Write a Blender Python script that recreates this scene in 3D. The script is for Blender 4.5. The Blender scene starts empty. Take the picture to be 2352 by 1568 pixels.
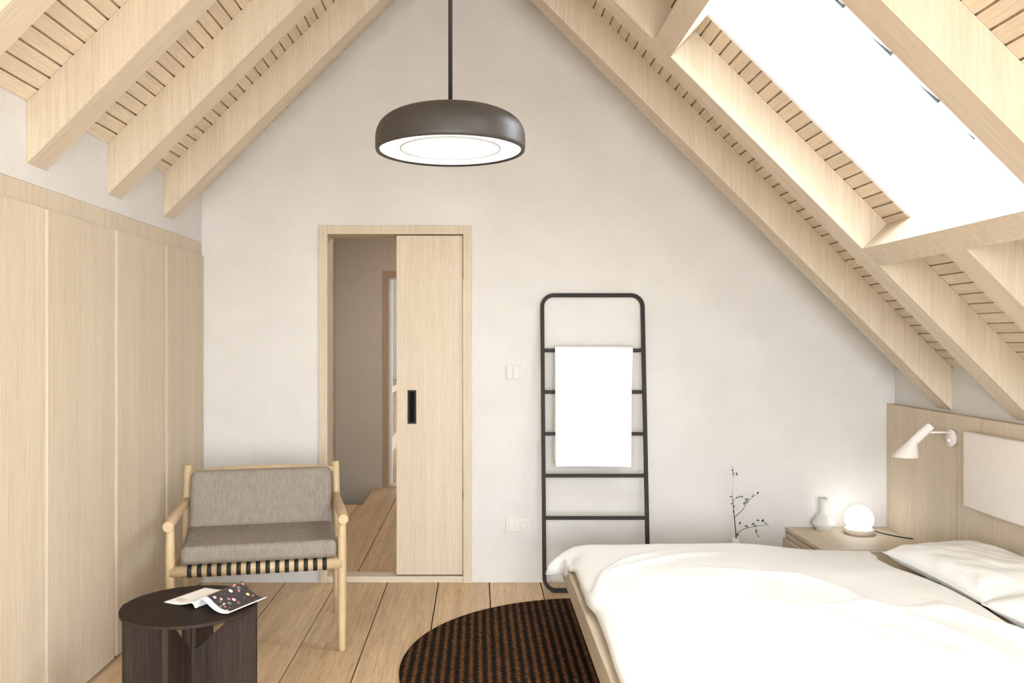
import bpy, bmesh, math, random
from mathutils import Vector, Matrix, noise

random.seed(7)
scene = bpy.context.scene
COL = scene.collection

# ------------------------------------------------------------------ camera
F = 1940.0                      # focal length in pixels of the 2352 px wide frame
CX, CY = 1098.0, 777.0          # vanishing point of the room's depth lines
EYE = 1.436
cam_d = bpy.data.cameras.new('camera')
cam_d.sensor_width = 36.0
cam_d.lens = 36.0 * F / 2352.0
cam_d.shift_x = (1176.0 - CX) / 2352.0
cam_d.shift_y = (CY - 784.0) / 2352.0
cam_d.clip_start = 0.05
cam = bpy.data.objects.new('camera', cam_d)
cam.location = (0, 0, EYE)
cam.rotation_euler = (math.radians(90), 0, 0)
COL.objects.link(cam)
scene.camera = cam

# ------------------------------------------------------------------ world / exposure
SKY_STRENGTH = 12.0
w = bpy.data.worlds.new('sky'); scene.world = w; w.use_nodes = True
wb = w.node_tree.nodes['Background']
_n, _l = w.node_tree.nodes, w.node_tree.links      # hazy bright sky, paler towards the horizon
_tc = _n.new('ShaderNodeTexCoord'); _sp = _n.new('ShaderNodeSeparateXYZ'); _l.new(_tc.outputs['Generated'], _sp.inputs[0])
_rp = _n.new('ShaderNodeValToRGB'); _mr = _n.new('ShaderNodeMapRange')
_mr.inputs[1].default_value = -1.0; _mr.inputs[2].default_value = 1.0
_l.new(_sp.outputs[2], _mr.inputs[0]); _l.new(_mr.outputs[0], _rp.inputs[0])
_e = _rp.color_ramp.elements
_e[0].position = 0.0; _e[0].color = (0.47, 0.48, 0.48, 1)
_e[1].position = 1.0; _e[1].color = (0.50, 0.54, 0.58, 1)
_x = _e.new(0.49); _x.color = (0.49, 0.50, 0.50, 1)
_x = _e.new(0.51); _x.color = (0.73, 0.79, 0.84, 1)
_l.new(_rp.outputs[0], wb.inputs[0])
wb.inputs[1].default_value = SKY_STRENGTH
vs = scene.view_settings
vs.view_transform = 'Standard'; vs.look = 'None'; vs.gamma = 1.0; vs.use_curve_mapping = False
vs.exposure = 0.96
scene.cycles.diffuse_bounces = 4
scene.cycles.max_bounces = 5
scene.cycles.glossy_bounces = 2
scene.cycles.adaptive_threshold = 0.11
scene.cycles.adaptive_min_samples = 14
scene.cycles.sample_clamp_indirect = 6.0

# ------------------------------------------------------------------ room numbers (metres)
WY = 4.974                       # back wall
FY = -1.30                       # wall behind the camera
LX, RX = -1.628, 2.454           # side walls
AX, AZ = -0.089, 3.829           # ridge
ZL = AZ - (AX - LX)              # ceiling height at left wall
ZR = AZ - (RX - AX)              # ceiling height at right wall
Q = math.sqrt(0.5)
RAFT_Y = [4.37, 3.711, 3.046, 2.373]
RAFT_T, RAFT_H = 0.14, 0.222     # thickness in depth, vertical height
SKS0, SKS1, SKY0, SKY1 = 1.479, 2.670, 2.725, 3.510    # skylight opening on the slope
BKY0, BKY1 = 0.74, 1.525                               # added twin above the viewer, unseen, for extra daylight

def portal(name, loc, rot, sx, sy):
    d = bpy.data.lights.new(name, 'AREA'); d.shape = 'RECTANGLE'; d.size = sx; d.size_y = sy
    d.cycles.is_portal = True
    o = bpy.data.objects.new(name, d); o.location = loc; o.rotation_euler = rot
    COL.objects.link(o); return o
_s, _n2 = (SKS0 + SKS1) / 2, 0.42
portal('skylight_portal', (AX + Q * (_s + _n2), (SKY0 + SKY1) / 2, AZ + Q * (_n2 - _s)), (0, math.radians(45), 0), 1.2, 0.8)
portal('skylight_portal', (AX + Q * (_s + _n2), (BKY0 + BKY1) / 2, AZ + Q * (_n2 - _s)), (0, math.radians(45), 0), 1.2, 0.8)
portal('window_portal', (0.4, FY - 0.08, 1.35), (math.radians(90), 0, 0), 3.0, 2.5)

# ------------------------------------------------------------------ materials
def nodes_of(m):
    m.use_nodes = True
    return m.node_tree.nodes, m.node_tree.links, m.node_tree.nodes['Principled BSDF']

def plain(name, col, rough=0.6, metal=0.0, bump=0.0, bscale=80, var=0.0, emit=None, estr=0.0, spec=0.4):
    m = bpy.data.materials.new(name); n, l, p = nodes_of(m)
    p.inputs['Base Color'].default_value = (*col, 1)
    p.inputs['Roughness'].default_value = rough
    p.inputs['Metallic'].default_value = metal
    p.inputs['Specular IOR Level'].default_value = spec
    if emit:
        p.inputs['Emission Color'].default_value = (*emit, 1)
        p.inputs['Emission Strength'].default_value = estr
    g = n.new('ShaderNodeNewGeometry')
    if bump:
        t = n.new('ShaderNodeTexNoise'); t.inputs['Scale'].default_value = bscale; t.inputs['Detail'].default_value = 4
        l.new(g.outputs['Position'], t.inputs['Vector'])
        b = n.new('ShaderNodeBump'); b.inputs['Strength'].default_value = bump; b.inputs['Distance'].default_value = 0.01
        l.new(t.outputs['Fac'], b.inputs['Height']); l.new(b.outputs['Normal'], p.inputs['Normal'])
    if var:
        t2 = n.new('ShaderNodeTexNoise'); t2.inputs['Scale'].default_value = 2.6; t2.inputs['Detail'].default_value = 7
        t2.inputs['Roughness'].default_value = 0.62
        l.new(g.outputs['Position'], t2.inputs['Vector'])
        r = n.new('ShaderNodeValToRGB')
        r.color_ramp.elements[0].position = 0.3; r.color_ramp.elements[1].position = 0.72
        r.color_ramp.elements[0].color = (*[c * (1 - var) for c in col], 1)
        r.color_ramp.elements[1].color = (*[min(1, c * (1 + var)) for c in col], 1)
        l.new(t2.outputs['Fac'], r.inputs['Fac']); l.new(r.outputs['Color'], p.inputs['Base Color'])
    return m

def wood(name, light, dark, scale, fine=1.0, rough=0.55, piece=0.06, contrast=0.5, bump=0.06, spec=0.35, pore=0.10):
    """oak-like grain from world position, low frequency along the grain axis"""
    m = bpy.data.materials.new(name); n, l, p = nodes_of(m)
    p.inputs['Roughness'].default_value = rough
    p.inputs['Specular IOR Level'].default_value = spec
    g = n.new('ShaderNodeNewGeometry'); oi = n.new('ShaderNodeObjectInfo')
    off = n.new('ShaderNodeVectorMath'); off.operation = 'SCALE'; off.inputs[0].default_value = (13.7, 7.1, 23.3)
    l.new(oi.outputs['Random'], off.inputs['Scale'])
    add = n.new('ShaderNodeVectorMath'); add.operation = 'ADD'
    l.new(g.outputs['Position'], add.inputs[0]); l.new(off.outputs[0], add.inputs[1])
    def stretched(k, detail, dist):
        mp = n.new('ShaderNodeVectorMath'); mp.operation = 'MULTIPLY'
        mp.inputs[1].default_value = [s * k for s in scale]
        l.new(add.outputs[0], mp.inputs[0])
        t = n.new('ShaderNodeTexNoise'); t.inputs['Scale'].default_value = 1.0
        t.inputs['Detail'].default_value = detail; t.inputs['Distortion'].default_value = dist
        l.new(mp.outputs[0], t.inputs['Vector']); return t
    t1 = stretched(fine, 5, 0.5); t2 = stretched(0.13, 3, 1.0); t3 = stretched(fine * 3.2, 2, 0.1)
    mx = n.new('ShaderNodeMix'); mx.data_type = 'FLOAT'; mx.inputs[0].default_value = 0.42
    l.new(t1.outputs['Fac'], mx.inputs[2]); l.new(t2.outputs['Fac'], mx.inputs[3])
    mx2 = n.new('ShaderNodeMix'); mx2.data_type = 'FLOAT'; mx2.inputs[0].default_value = 0.3
    l.new(mx.outputs[0], mx2.inputs[2]); l.new(t3.outputs['Fac'], mx2.inputs[3])
    r = n.new('ShaderNodeValToRGB')
    r.color_ramp.elements[0].position = 0.5 - 0.5 * contrast * 0.6
    r.color_ramp.elements[1].position = 0.5 + 0.5 * contrast * 0.6
    r.color_ramp.elements[0].color = (*dark, 1); r.color_ramp.elements[1].color = (*light, 1)
    l.new(mx2.outputs[0], r.inputs['Fac'])
    hv = n.new('ShaderNodeHueSaturation')
    mr = n.new('ShaderNodeMapRange'); mr.inputs[3].default_value = 1 - piece; mr.inputs[4].default_value = 1 + piece
    l.new(oi.outputs['Random'], mr.inputs[0]); l.new(mr.outputs[0], hv.inputs['Value'])
    # short dark pores
    mp = n.new('ShaderNodeVectorMath'); mp.operation = 'MULTIPLY'
    lo = min(scale); mp.inputs[1].default_value = [9.0 if v == lo else 330.0 for v in scale]
    l.new(add.outputs[0], mp.inputs[0])
    t4 = n.new('ShaderNodeTexNoise'); t4.inputs['Scale'].default_value = 1.0; t4.inputs['Detail'].default_value = 1.0
    l.new(mp.outputs[0], t4.inputs['Vector'])
    pr = n.new('ShaderNodeMapRange'); pr.inputs[1].default_value = 0.52; pr.inputs[2].default_value = 0.68
    pr.inputs[3].default_value = 1.0; pr.inputs[4].default_value = 1.0 - pore
    l.new(t4.outputs['Fac'], pr.inputs[0])
    pm_ = n.new('ShaderNodeVectorMath'); pm_.operation = 'SCALE'
    l.new(r.outputs['Color'], pm_.inputs[0]); l.new(pr.outputs[0], pm_.inputs['Scale'])
    l.new(pm_.outputs[0], hv.inputs['Color']); l.new(hv.outputs['Color'], p.inputs['Base Color'])
    b = n.new('ShaderNodeBump'); b.inputs['Strength'].default_value = bump; b.inputs['Distance'].default_value = 0.004
    l.new(t1.outputs['Fac'], b.inputs['Height']); l.new(b.outputs['Normal'], p.inputs['Normal'])
    return m

OAK_L, OAK_D = (0.650, 0.553, 0.423), (0.505, 0.412, 0.298)
M = {}
M['oak_v'] = wood('oak vertical grain', OAK_L, OAK_D, (70, 70, 2.0), contrast=0.6, piece=0.025)
M['oak_s'] = wood('oak grain along the slope', OAK_L, OAK_D, (2.5, 60, 2.5), contrast=0.6, piece=0.025)
M['oak_bounce'] = wood('bounce-lit oak boarding', [c * 1.13 for c in OAK_L], [c * 1.15 for c in OAK_D], (60, 2.2, 60), contrast=0.6, piece=0.05)  # same oak, with the boards' bounce light put into the colour
M['oak_shaded'] = wood('shade-toned oak', (0.50, 0.36, 0.24), (0.41, 0.285, 0.185), (70, 70, 2.0), contrast=0.6, piece=0.02)  # oak with shade put into its colour, for the far door casing
M['oak_y'] = wood('oak grain along the depth', OAK_L, OAK_D, (60, 2.2, 60), contrast=0.6, piece=0.05)
M['oak_x'] = wood('oak grain across', OAK_L, OAK_D, (2.2, 60, 60), contrast=0.6, piece=0.02)
M['oak_groove'] = wood('oak backing', (0.56, 0.43, 0.30), (0.46, 0.35, 0.24), (60, 2.2, 60))
M['floor'] = wood('oak floor', (0.71, 0.52, 0.32), (0.46, 0.31, 0.17), (42, 1.6, 42), rough=0.42, piece=0.08, contrast=0.5, bump=0.12, pore=0.26)
M['seam'] = plain('dark floor joint', (0.03, 0.018, 0.01), 0.9)
M['ash'] = wood('pale ash', (0.56, 0.42, 0.255), (0.44, 0.315, 0.175), (45, 45, 3), contrast=0.8, rough=0.45, piece=0.0)
M['ash_x'] = wood('pale ash crosswise', (0.56, 0.42, 0.255), (0.44, 0.315, 0.175), (4, 45, 45), contrast=0.8, rough=0.45, piece=0.0)
M['dark_v'] = wood('dark stained oak upright', (0.056, 0.036, 0.027), (0.015, 0.0085, 0.006), (90, 90, 1.8), contrast=0.6, rough=0.62, piece=0.0, spec=0.2)
M['dark_x'] = wood('dark stained oak across', (0.030, 0.0175, 0.011), (0.011, 0.006, 0.0035), (2.0, 90, 90), contrast=0.6, rough=0.6, piece=0.0, spec=0.15)
M['plaster'] = plain('warm white plaster', (0.628, 0.600, 0.565), 0.9, bump=0.18, bscale=22, var=0.045, spec=0.15)
M['white'] = plain('white paint', (0.86, 0.86, 0.85), 0.5)
M['switch'] = plain('warm white plastic', (0.655, 0.62, 0.575), 0.7, spec=0.15)
M['pine'] = plain('pale lacquered pine', (0.86, 0.80, 0.60), 0.4)
M['black'] = plain('black metal', (0.024, 0.018, 0.014), 0.6, spec=0.25)
M['jet'] = plain('jet black', (0.005, 0.005, 0.005), 0.8, spec=0.1)
M['strap'] = plain('black strap', (0.012, 0.013, 0.012), 0.55, bump=0.1, bscale=300)
M['linen'] = plain('white linen', (0.89, 0.885, 0.865), 0.85, bump=0.05, bscale=240, spec=0.1)
M['towel'] = plain('white towel', (0.78, 0.785, 0.77), 0.95, bump=0.2, bscale=420, spec=0.05)
M['pad'] = plain('cream padded fabric', (0.80, 0.745, 0.68), 0.9, bump=0.12, bscale=420, spec=0.1)
M['lamp_white'] = plain('powder coated white', (0.80, 0.73, 0.68), 0.4)
M['grey_paint'] = plain('hall plaster', (0.62, 0.55, 0.47), 0.9, bump=0.1, bscale=22, var=0.02, spec=0.15)
M['shade'] = plain('dark bronze lacquer', (0.040, 0.033, 0.029), 0.42, spec=0.3)
M['glow'] = plain('lit diffuser', (0.95, 0.95, 0.93), 0.4, emit=(1.0, 0.985, 0.95), estr=0.60)
M['globe'] = plain('lit opal glass', (0.95, 0.95, 0.95), 0.3, emit=(0.97, 0.99, 1.0), estr=2.2)
M['ceramic'] = plain('matt grey ceramic', (0.60, 0.585, 0.54), 0.6, bump=0.03, bscale=120)
M['ceramic_w'] = plain('white ceramic', (0.74, 0.69, 0.64), 0.5)
M['stone'] = plain('pale travertine', (0.66, 0.58, 0.50), 0.5, bump=0.1, bscale=60, var=0.05)
M['twig'] = plain('dark twig', (0.035, 0.028, 0.02), 0.8)
M['leaf'] = plain('dark green leaf', (0.02, 0.045, 0.02), 0.5)
M['paper'] = plain('white paper', (0.86, 0.83, 0.80), 0.6)
M['tile'] = plain('black roof tile', (0.008, 0.008, 0.007), 0.9, spec=0.0)
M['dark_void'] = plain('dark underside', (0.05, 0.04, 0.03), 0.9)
M['mattress'] = plain('mattress cover', (0.44, 0.36, 0.26), 0.9)

def glass_mat():
    m = bpy.data.materials.new('clear pane'); n, l, p = nodes_of(m)
    out = n['Material Output']; tr = n.new('ShaderNodeBsdfTransparent'); gl = n.new('ShaderNodeBsdfGlossy')
    gl.inputs['Roughness'].default_value = 0.02; fr = n.new('ShaderNodeFresnel'); fr.inputs[0].default_value = 1.3
    gm = n.new('ShaderNodeNewGeometry'); iv = n.new('ShaderNodeMath'); iv.operation = 'SUBTRACT'; iv.inputs[0].default_value = 1.0
    l.new(gm.outputs['Backfacing'], iv.inputs[1]); ml = n.new('ShaderNodeMath'); ml.operation = 'MULTIPLY'
    l.new(iv.outputs[0], ml.inputs[0]); l.new(fr.outputs[0], ml.inputs[1])      # reflect on the face the ray enters by
    mx = n.new('ShaderNodeMixShader'); l.new(ml.outputs[0], mx.inputs[0])
    l.new(tr.outputs[0], mx.inputs[1]); l.new(gl.outputs[0], mx.inputs[2]); l.new(mx.outputs[0], out.inputs[0])
    n.remove(p); return m
M['glass'] = glass_mat()

def fabric_mat():
    m = bpy.data.materials.new('taupe woven check'); n, l, p = nodes_of(m)
    p.inputs['Roughness'].default_value = 0.95; p.inputs['Specular IOR Level'].default_value = 0.1
    tc = n.new('ShaderNodeTexCoord')
    sep = n.new('ShaderNodeSeparateXYZ'); l.new(tc.outputs['Object'], sep.inputs[0])
    def stripe(sock, freq):
        a = n.new('ShaderNodeMath'); a.operation = 'MULTIPLY'; a.inputs[1].default_value = freq; l.new(sock, a.inputs[0])
        b = n.new('ShaderNodeMath'); b.operation = 'SINE'; l.new(a.outputs[0], b.inputs[0]); return b.outputs[0]
    zy = n.new('ShaderNodeMath'); zy.operation = 'ADD'; l.new(sep.outputs[1], zy.inputs[0]); l.new(sep.outputs[2], zy.inputs[1])
    s1, s2 = stripe(sep.outputs[0], 950), stripe(zy.outputs[0], 950)
    t = n.new('ShaderNodeTexNoise'); t.inputs['Scale'].default_value = 1.0; t.inputs['Detail'].default_value = 3
    mp = n.new('ShaderNodeVectorMath'); mp.operation = 'MULTIPLY'; mp.inputs[1].default_value = (90, 30, 30)
    l.new(tc.outputs['Object'], mp.inputs[0]); l.new(mp.outputs[0], t.inputs['Vector'])
    ad = n.new('ShaderNodeMath'); ad.operation = 'ADD'; l.new(s1, ad.inputs[0]); l.new(s2, ad.inputs[1])
    ml = n.new('ShaderNodeMath'); ml.operation = 'MULTIPLY_ADD'; ml.inputs[1].default_value = 0.09; l.new(ad.outputs[0], ml.inputs[0])
    l.new(t.outputs['Fac'], ml.inputs[2])
    r = n.new('ShaderNodeValToRGB'); r.color_ramp.elements[0].position = 0.15; r.color_ramp.elements[1].position = 0.85
    r.color_ramp.elements[0].color = (0.20, 0.17, 0.137, 1); r.color_ramp.elements[1].color = (0.295, 0.255, 0.21, 1)
    l.new(ml.outputs[0], r.inputs[0]); l.new(r.outputs[0], p.inputs['Base Color'])
    b = n.new('ShaderNodeBump'); b.inputs['Strength'].default_value = 0.25; b.inputs['Distance'].default_value = 0.002
    l.new(ml.outputs[0], b.inputs['Height']); l.new(b.outputs[0], p.inputs['Normal'])
    return m
M['fabric'] = fabric_mat()

def rug_mat():
    m = bpy.data.materials.new('brown braided weave'); n, l, p = nodes_of(m)
    p.inputs['Roughness'].default_value = 0.95; p.inputs['Specular IOR Level'].default_value = 0.05
    g = n.new('ShaderNodeNewGeometry'); sep = n.new('ShaderNodeSeparateXYZ'); l.new(g.outputs['Position'], sep.inputs[0])
    def M2(op, a, b=None, c=None):
        x = n.new('ShaderNodeMath'); x.operation = op
        for i, v in enumerate((a, b, c)):
            if v is None: continue
            if isinstance(v, (int, float)): x.inputs[i].default_value = v
            else: l.new(v, x.inputs[i])
        return x.outputs[0]
    X, Y = sep.outputs[0], sep.outputs[1]
    row = M2('SINE', M2('MULTIPLY', X, 2 * math.pi / 0.040))
    st = M2('SINE', M2('ADD', M2('MULTIPLY', Y, 2 * math.pi / 0.026), M2('MULTIPLY', X, 2 * math.pi / 0.020)))
    t = n.new('ShaderNodeTexNoise'); t.inputs['Scale'].default_value = 55; t.inputs['Detail'].default_value = 3
    l.new(g.outputs['Position'], t.inputs['Vector'])
    v = M2('ADD', M2('MULTIPLY', row, 0.26), M2('MULTIPLY', st, 0.17))
    v = M2('ADD', v, M2('MULTIPLY', t.outputs['Fac'], 0.75))
    r = n.new('ShaderNodeValToRGB')
    e = r.color_ramp.elements
    e[0].position = 0.22; e[0].color = (0.012, 0.008, 0.006, 1); e[1].position = 0.85; e[1].color = (0.20, 0.085, 0.032, 1)
    x = e.new(0.5); x.color = (0.055, 0.028, 0.014, 1)
    l.new(v, r.inputs[0]); l.new(r.outputs[0], p.inputs['Base Color'])
    return m
M['rug'] = rug_mat()

# ------------------------------------------------------------------ mesh helpers
def link(o, parent=None):
    COL.objects.link(o)
    if parent is not None:
        o.parent = parent
        o.matrix_parent_inverse = parent_inv(parent)
    return o

def parent_inv(p):
    m = Matrix.Identity(4)
    chain = []
    while p is not None:
        chain.append(p); p = p.parent
    for q in reversed(chain):
        m = m @ q.matrix_parent_inverse @ q.matrix_basis
    return m.inverted()

def mesh_obj(name, verts, faces, mat, parent=None, smooth=False, bevel=0.0, bseg=2):
    me = bpy.data.meshes.new(name); me.from_pydata([tuple(v) for v in verts], [], faces); me.validate(); me.update()
    for mm in (mat if isinstance(mat, (list, tuple)) else [mat]): me.materials.append(mm)
    bm = bmesh.new(); bm.from_mesh(me); bmesh.ops.recalc_face_normals(bm, faces=bm.faces); bm.to_mesh(me); bm.free()
    if smooth:
        for p in me.polygons: p.use_smooth = True
    o = bpy.data.objects.new(name, me); link(o, parent)
    if bevel:
        b = o.modifiers.new('bevel', 'BEVEL'); b.width = bevel; b.segments = bseg; b.limit_method = 'ANGLE'; b.angle_limit = math.radians(40)
        b.harden_normals = False
    return o

BOXF = [(0, 1, 3, 2), (4, 6, 7, 5), (0, 4, 5, 1), (2, 3, 7, 6), (0, 2, 6, 4), (1, 5, 7, 3)]
def boxv(x0, x1, y0, y1, z0, z1):
    return [(x, y, z) for x in (x0, x1) for y in (y0, y1) for z in (z0, z1)]
def box(name, x0, x1, y0, y1, z0, z1, mat, parent=None, bevel=0.0, bseg=2):
    return mesh_obj(name, boxv(x0, x1, y0, y1, z0, z1), BOXF, mat, parent, bevel=bevel, bseg=bseg)
def boxes(name, lst, mat, parent=None, bevel=0.0):
    V, Fc = [], []
    for b in lst:
        k = len(V); V += boxv(*b); Fc += [tuple(i + k for i in f) for f in BOXF]
    return mesh_obj(name, V, Fc, mat, parent, bevel=bevel)

def RP(s, y, n): return (AX + Q * (s + n), y, AZ + Q * (n - s))        # right slope
def LP(s, y, n): return (AX - Q * (s + n), y, AZ + Q * (n - s))        # left slope
def slope_boxes(name, P, lst, mat, parent=None, bevel=0.0):
    V, Fc = [], []
    for (s0, s1, y0, y1, n0, n1) in lst:
        k = len(V); V += [P(s, y, n) for s in (s0, s1) for y in (y0, y1) for n in (n0, n1)]
        Fc += [tuple(i + k for i in f) for f in BOXF]
    return mesh_obj(name, V, Fc, mat, parent, bevel=bevel)

def prism_y(name, pts, y0, y1, mat, parent=None, bevel=0.0):
    """polygon in XZ pushed along Y"""
    n = len(pts)
    V = [(x, y0, z) for x, z in pts] + [(x, y1, z) for x, z in pts]
    Fc = [tuple(range(n)), tuple(range(2 * n - 1, n - 1, -1))] + [(i, (i + 1) % n, n + (i + 1) % n, n + i) for i in range(n)]
    return mesh_obj(name, V, Fc, mat, parent, bevel=bevel)

def lathe(name, prof, c, mat, parent=None, seg=48, smooth=True, close=True, axis=None):
    """profile [(r, h)] turned about an axis through c"""
    ax = Vector(axis).normalized() if axis else Vector((0, 0, 1))
    a = ax.orthogonal().normalized() if axis else Vector((1, 0, 0)); b = ax.cross(a)
    V, Fc = [], []; c = Vector(c); rows = []
    for r, h in prof:
        if r < 1e-6: rows.append([len(V)]); V.append(c + ax * h)
        else:
            rows.append(list(range(len(V), len(V) + seg)))
            V += [c + ax * h + (a * math.cos(t) + b * math.sin(t)) * r for t in [2 * math.pi * i / seg for i in range(seg)]]
    for A, B in zip(rows, rows[1:]):
        for i in range(seg):
            j = (i + 1) % seg
            if len(A) == 1 and len(B) == 1: continue
            if len(A) == 1: Fc.append((A[0], B[j], B[i]))
            elif len(B) == 1: Fc.append((A[i], A[j], B[0]))
            else: Fc.append((A[i], A[j], B[j], B[i]))
    o = mesh_obj(name, V, Fc, mat, parent, smooth=smooth)
    return o

def tube(name, pts, rad, mat, parent=None, seg=12, caps=True, smooth=True):
    pts = [Vector(p) for p in pts]; V, Fc = [], []
    rr = rad if isinstance(rad, (list, tuple)) else [rad] * len(pts)
    prev = None
    for i, p in enumerate(pts):
        d = (pts[min(i + 1, len(pts) - 1)] - pts[max(i - 1, 0)]).normalized()
        if prev is None: a = d.orthogonal().normalized()
        else: a = (prev - d * prev.dot(d)).normalized()
        prev = a; b = d.cross(a)
        V += [p + (a * math.cos(2 * math.pi * k / seg) + b * math.sin(2 * math.pi * k / seg)) * rr[i] for k in range(seg)]
    for i in range(len(pts) - 1):
        for k in range(seg):
            j = (k + 1) % seg
            Fc.append((i * seg + k, i * seg + j, (i + 1) * seg + j, (i + 1) * seg + k))
    if caps:
        Fc.append(tuple(range(seg))); Fc.append(tuple(range((len(pts) - 1) * seg, len(pts) * seg)))
    o = mesh_obj(name, V, Fc, mat, parent)
    if smooth:
        for p in o.data.polygons:
            if len(p.vertices) == 4: p.use_smooth = True
    return o

def tag(o, label, cat, group=None):
    o['label'] = label; o['category'] = cat
    if group: o['group'] = group
    return o
def thing(name, label, cat, loc=(0, 0, 0), group=None):
    o = bpy.data.objects.new(name, None); o.location = loc; o.empty_display_size = 0.1
    COL.objects.link(o); return tag(o, label, cat, group)
def struct(o):
    o['kind'] = 'structure'; return o
def PX(px, py, d):
    return Vector(((px - CX) / F * d, d, EYE - (py - CY) / F * d))

# ================================================================== ROOM SHELL
def gable(x0, x1, up):
    return [(x1, AZ - (x1 - AX) + up), (AX, AZ + up), (x0, AZ - (AX - x0) + up)]
# back wall with the notch of the sliding door
DX0, DX1, DZ = -0.936, -0.036, 2.100
WT = 0.17
bw = prism_y('wall_back', [(-2.35, 0), (DX0 + 0.04, 0), (DX0 + 0.04, DZ - 0.04), (DX1 - 0.04, DZ - 0.04), (DX1 - 0.04, 0), (2.56, 0)]
             + gable(-2.35, 2.56, 0.05), WY, WY + WT, M['plaster'])
struct(bw)
# left wall above the wardrobes, and beside the camera
struct(boxes('wall_left', [(LX - 0.12, LX, FY, WY, 2.0, ZL + 0.03), (LX - 0.12, LX, FY, 1.91, 0, 2.0), (-2.35, -2.25, 1.91, WY, 0, 2.0),
                           (-2.25, LX - 0.12, 1.85, 1.91, 0, 2.0), (-2.35, LX - 0.12, 1.85, WY, 2.0, 2.06)], M['plaster']))
struct(box('wall_right', RX, RX + 0.12, FY, WY, 0, ZR + 0.02, M['plaster']))
# wall behind the camera with its window
WX0, WX1, WZ0, WZ1 = -1.1, 1.9, 0.10, 2.45
fw = prism_y('wall_front', [(-1.53, WZ1), (AZ - WZ1 + AX + 0.05, WZ1), (AX, AZ + 0.05)], FY - 0.15, FY, M['plaster'])
struct(fw)
struct(prism_y('wall_front', [(-1.75, 0), (WX0, 0), (WX0, WZ1), (-1.469, WZ1), (-1.75, ZL)], FY - 0.15, FY, M['plaster']))
struct(prism_y('wall_front', [(WX1, 0), (2.56, 0), (2.56, 1.2), (WX1, AZ - WX1 + AX)], FY - 0.15, FY, M['plaster']))
struct(box('wall_front', WX0, WX1, FY - 0.15, FY, 0, WZ0, M['plaster']))
w2 = struct(boxes('window_2', [(WX0, WX0 + 0.06, FY - 0.12, FY - 0.05, WZ0, WZ1), (WX1 - 0.06, WX1, FY - 0.12, FY - 0.05, WZ0, 1.9),
                               (WX0, WX1, FY - 0.12, FY - 0.05, WZ0, WZ0 + 0.06), (0.37, 0.43, FY - 0.12, FY - 0.05, WZ0, WZ1)], M['white']))

# ---- ceiling: backing of the two slopes and every board
BP = 0.0595
SL, SR = (AX - LX) / Q, (RX - AX) / Q
ceil = slope_boxes('ceiling', LP, [(-0.03, SL + 0.05, FY, WY, 0.012, 0.09)], M['oak_groove'])
struct(ceil)
ceil2 = struct(slope_boxes('ceiling', RP, [(-0.03, SKS0 - 0.02, FY, WY, 0.012, 0.09), (SKS1 + 0.02, SR + 0.05, FY, WY, 0.012, 0.09),
                                           (SKS0 - 0.02, SKS1 + 0.02, FY, BKY0 - 0.02, 0.012, 0.09), (SKS0 - 0.02, SKS1 + 0.02, BKY1 + 0.02, SKY0 - 0.02, 0.012, 0.09), (SKS0 - 0.02, SKS1 + 0.02, SKY1 + 0.02, WY, 0.012, 0.09)], M['oak_groove']))
GAP = 0.0075
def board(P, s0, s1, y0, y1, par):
    slope_boxes('board', P, [(s0, s1, y0, y1, 0.0, 0.0125)], M['oak_bounce'], par)
k = 0
s = SL - 0.004
while s > 0.0:
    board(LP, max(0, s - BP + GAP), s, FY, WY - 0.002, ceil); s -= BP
s = SR - 0.012
while s > 0.0:
    a, b = max(0, s - BP + GAP), s
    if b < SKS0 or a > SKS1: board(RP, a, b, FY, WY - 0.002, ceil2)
    else:
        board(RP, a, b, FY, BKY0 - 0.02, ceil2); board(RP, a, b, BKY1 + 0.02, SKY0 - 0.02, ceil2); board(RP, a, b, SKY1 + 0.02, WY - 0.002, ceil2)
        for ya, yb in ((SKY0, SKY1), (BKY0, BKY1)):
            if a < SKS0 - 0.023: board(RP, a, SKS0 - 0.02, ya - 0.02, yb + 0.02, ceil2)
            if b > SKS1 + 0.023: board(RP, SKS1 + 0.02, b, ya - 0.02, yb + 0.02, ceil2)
    s -= BP

# ---- rafters and trimmers
def beam_mats(o):
    for p in o.data.polygons: p.material_index = 0 if abs(p.normal.y) > 0.5 else 1
BEAM = [M['oak_v'], M['oak_s']]
where = {4.37: 'nearest the back wall', 3.711: 'second out from the back wall', 3.046: 'third out from the back wall', 2.373: 'fourth and nearest the viewer'}
E = 0.0008
for y in RAFT_Y:
    o = prism_y('rafter', [(LX + E, ZL - E), (AX - E, AZ - 2 * E), (AX - E, AZ - RAFT_H), (LX + E, ZL - RAFT_H)], y, y + RAFT_T, BEAM); beam_mats(o)
    tag(o, 'pale oak rafter on the left roof slope, ' + where[y], 'beam', 'exposed roof rafters')
    segs = [(0.0, None)] if y != 3.046 else [(0.0, 1.376), (2.773, None)]
    for i, (a, b) in enumerate(segs):
        p0 = [(AX + E, AZ - RAFT_H), (AX + E, AZ - 2 * E)] if a == 0 else [RP(a, 0, -0.157)[::2], RP(a, 0, -E)[::2]]
        p1 = [(RX - E, ZR - E), (RX - E, ZR - RAFT_H)] if b is None else [RP(b, 0, -E)[::2], RP(b, 0, -0.157)[::2]]
        o = prism_y('rafter', p0 + p1, y, y + RAFT_T, BEAM); beam_mats(o)
        if y == 3.046:
            lb = 'short pale oak rafter piece above the skylight, running up to the ridge' if i == 0 else 'short pale oak rafter piece below the skylight, over the bed'
        else:
            lb = 'pale oak rafter on the right roof slope, ' + where[y]
        tag(o, lb, 'beam', 'exposed roof rafters')
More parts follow.
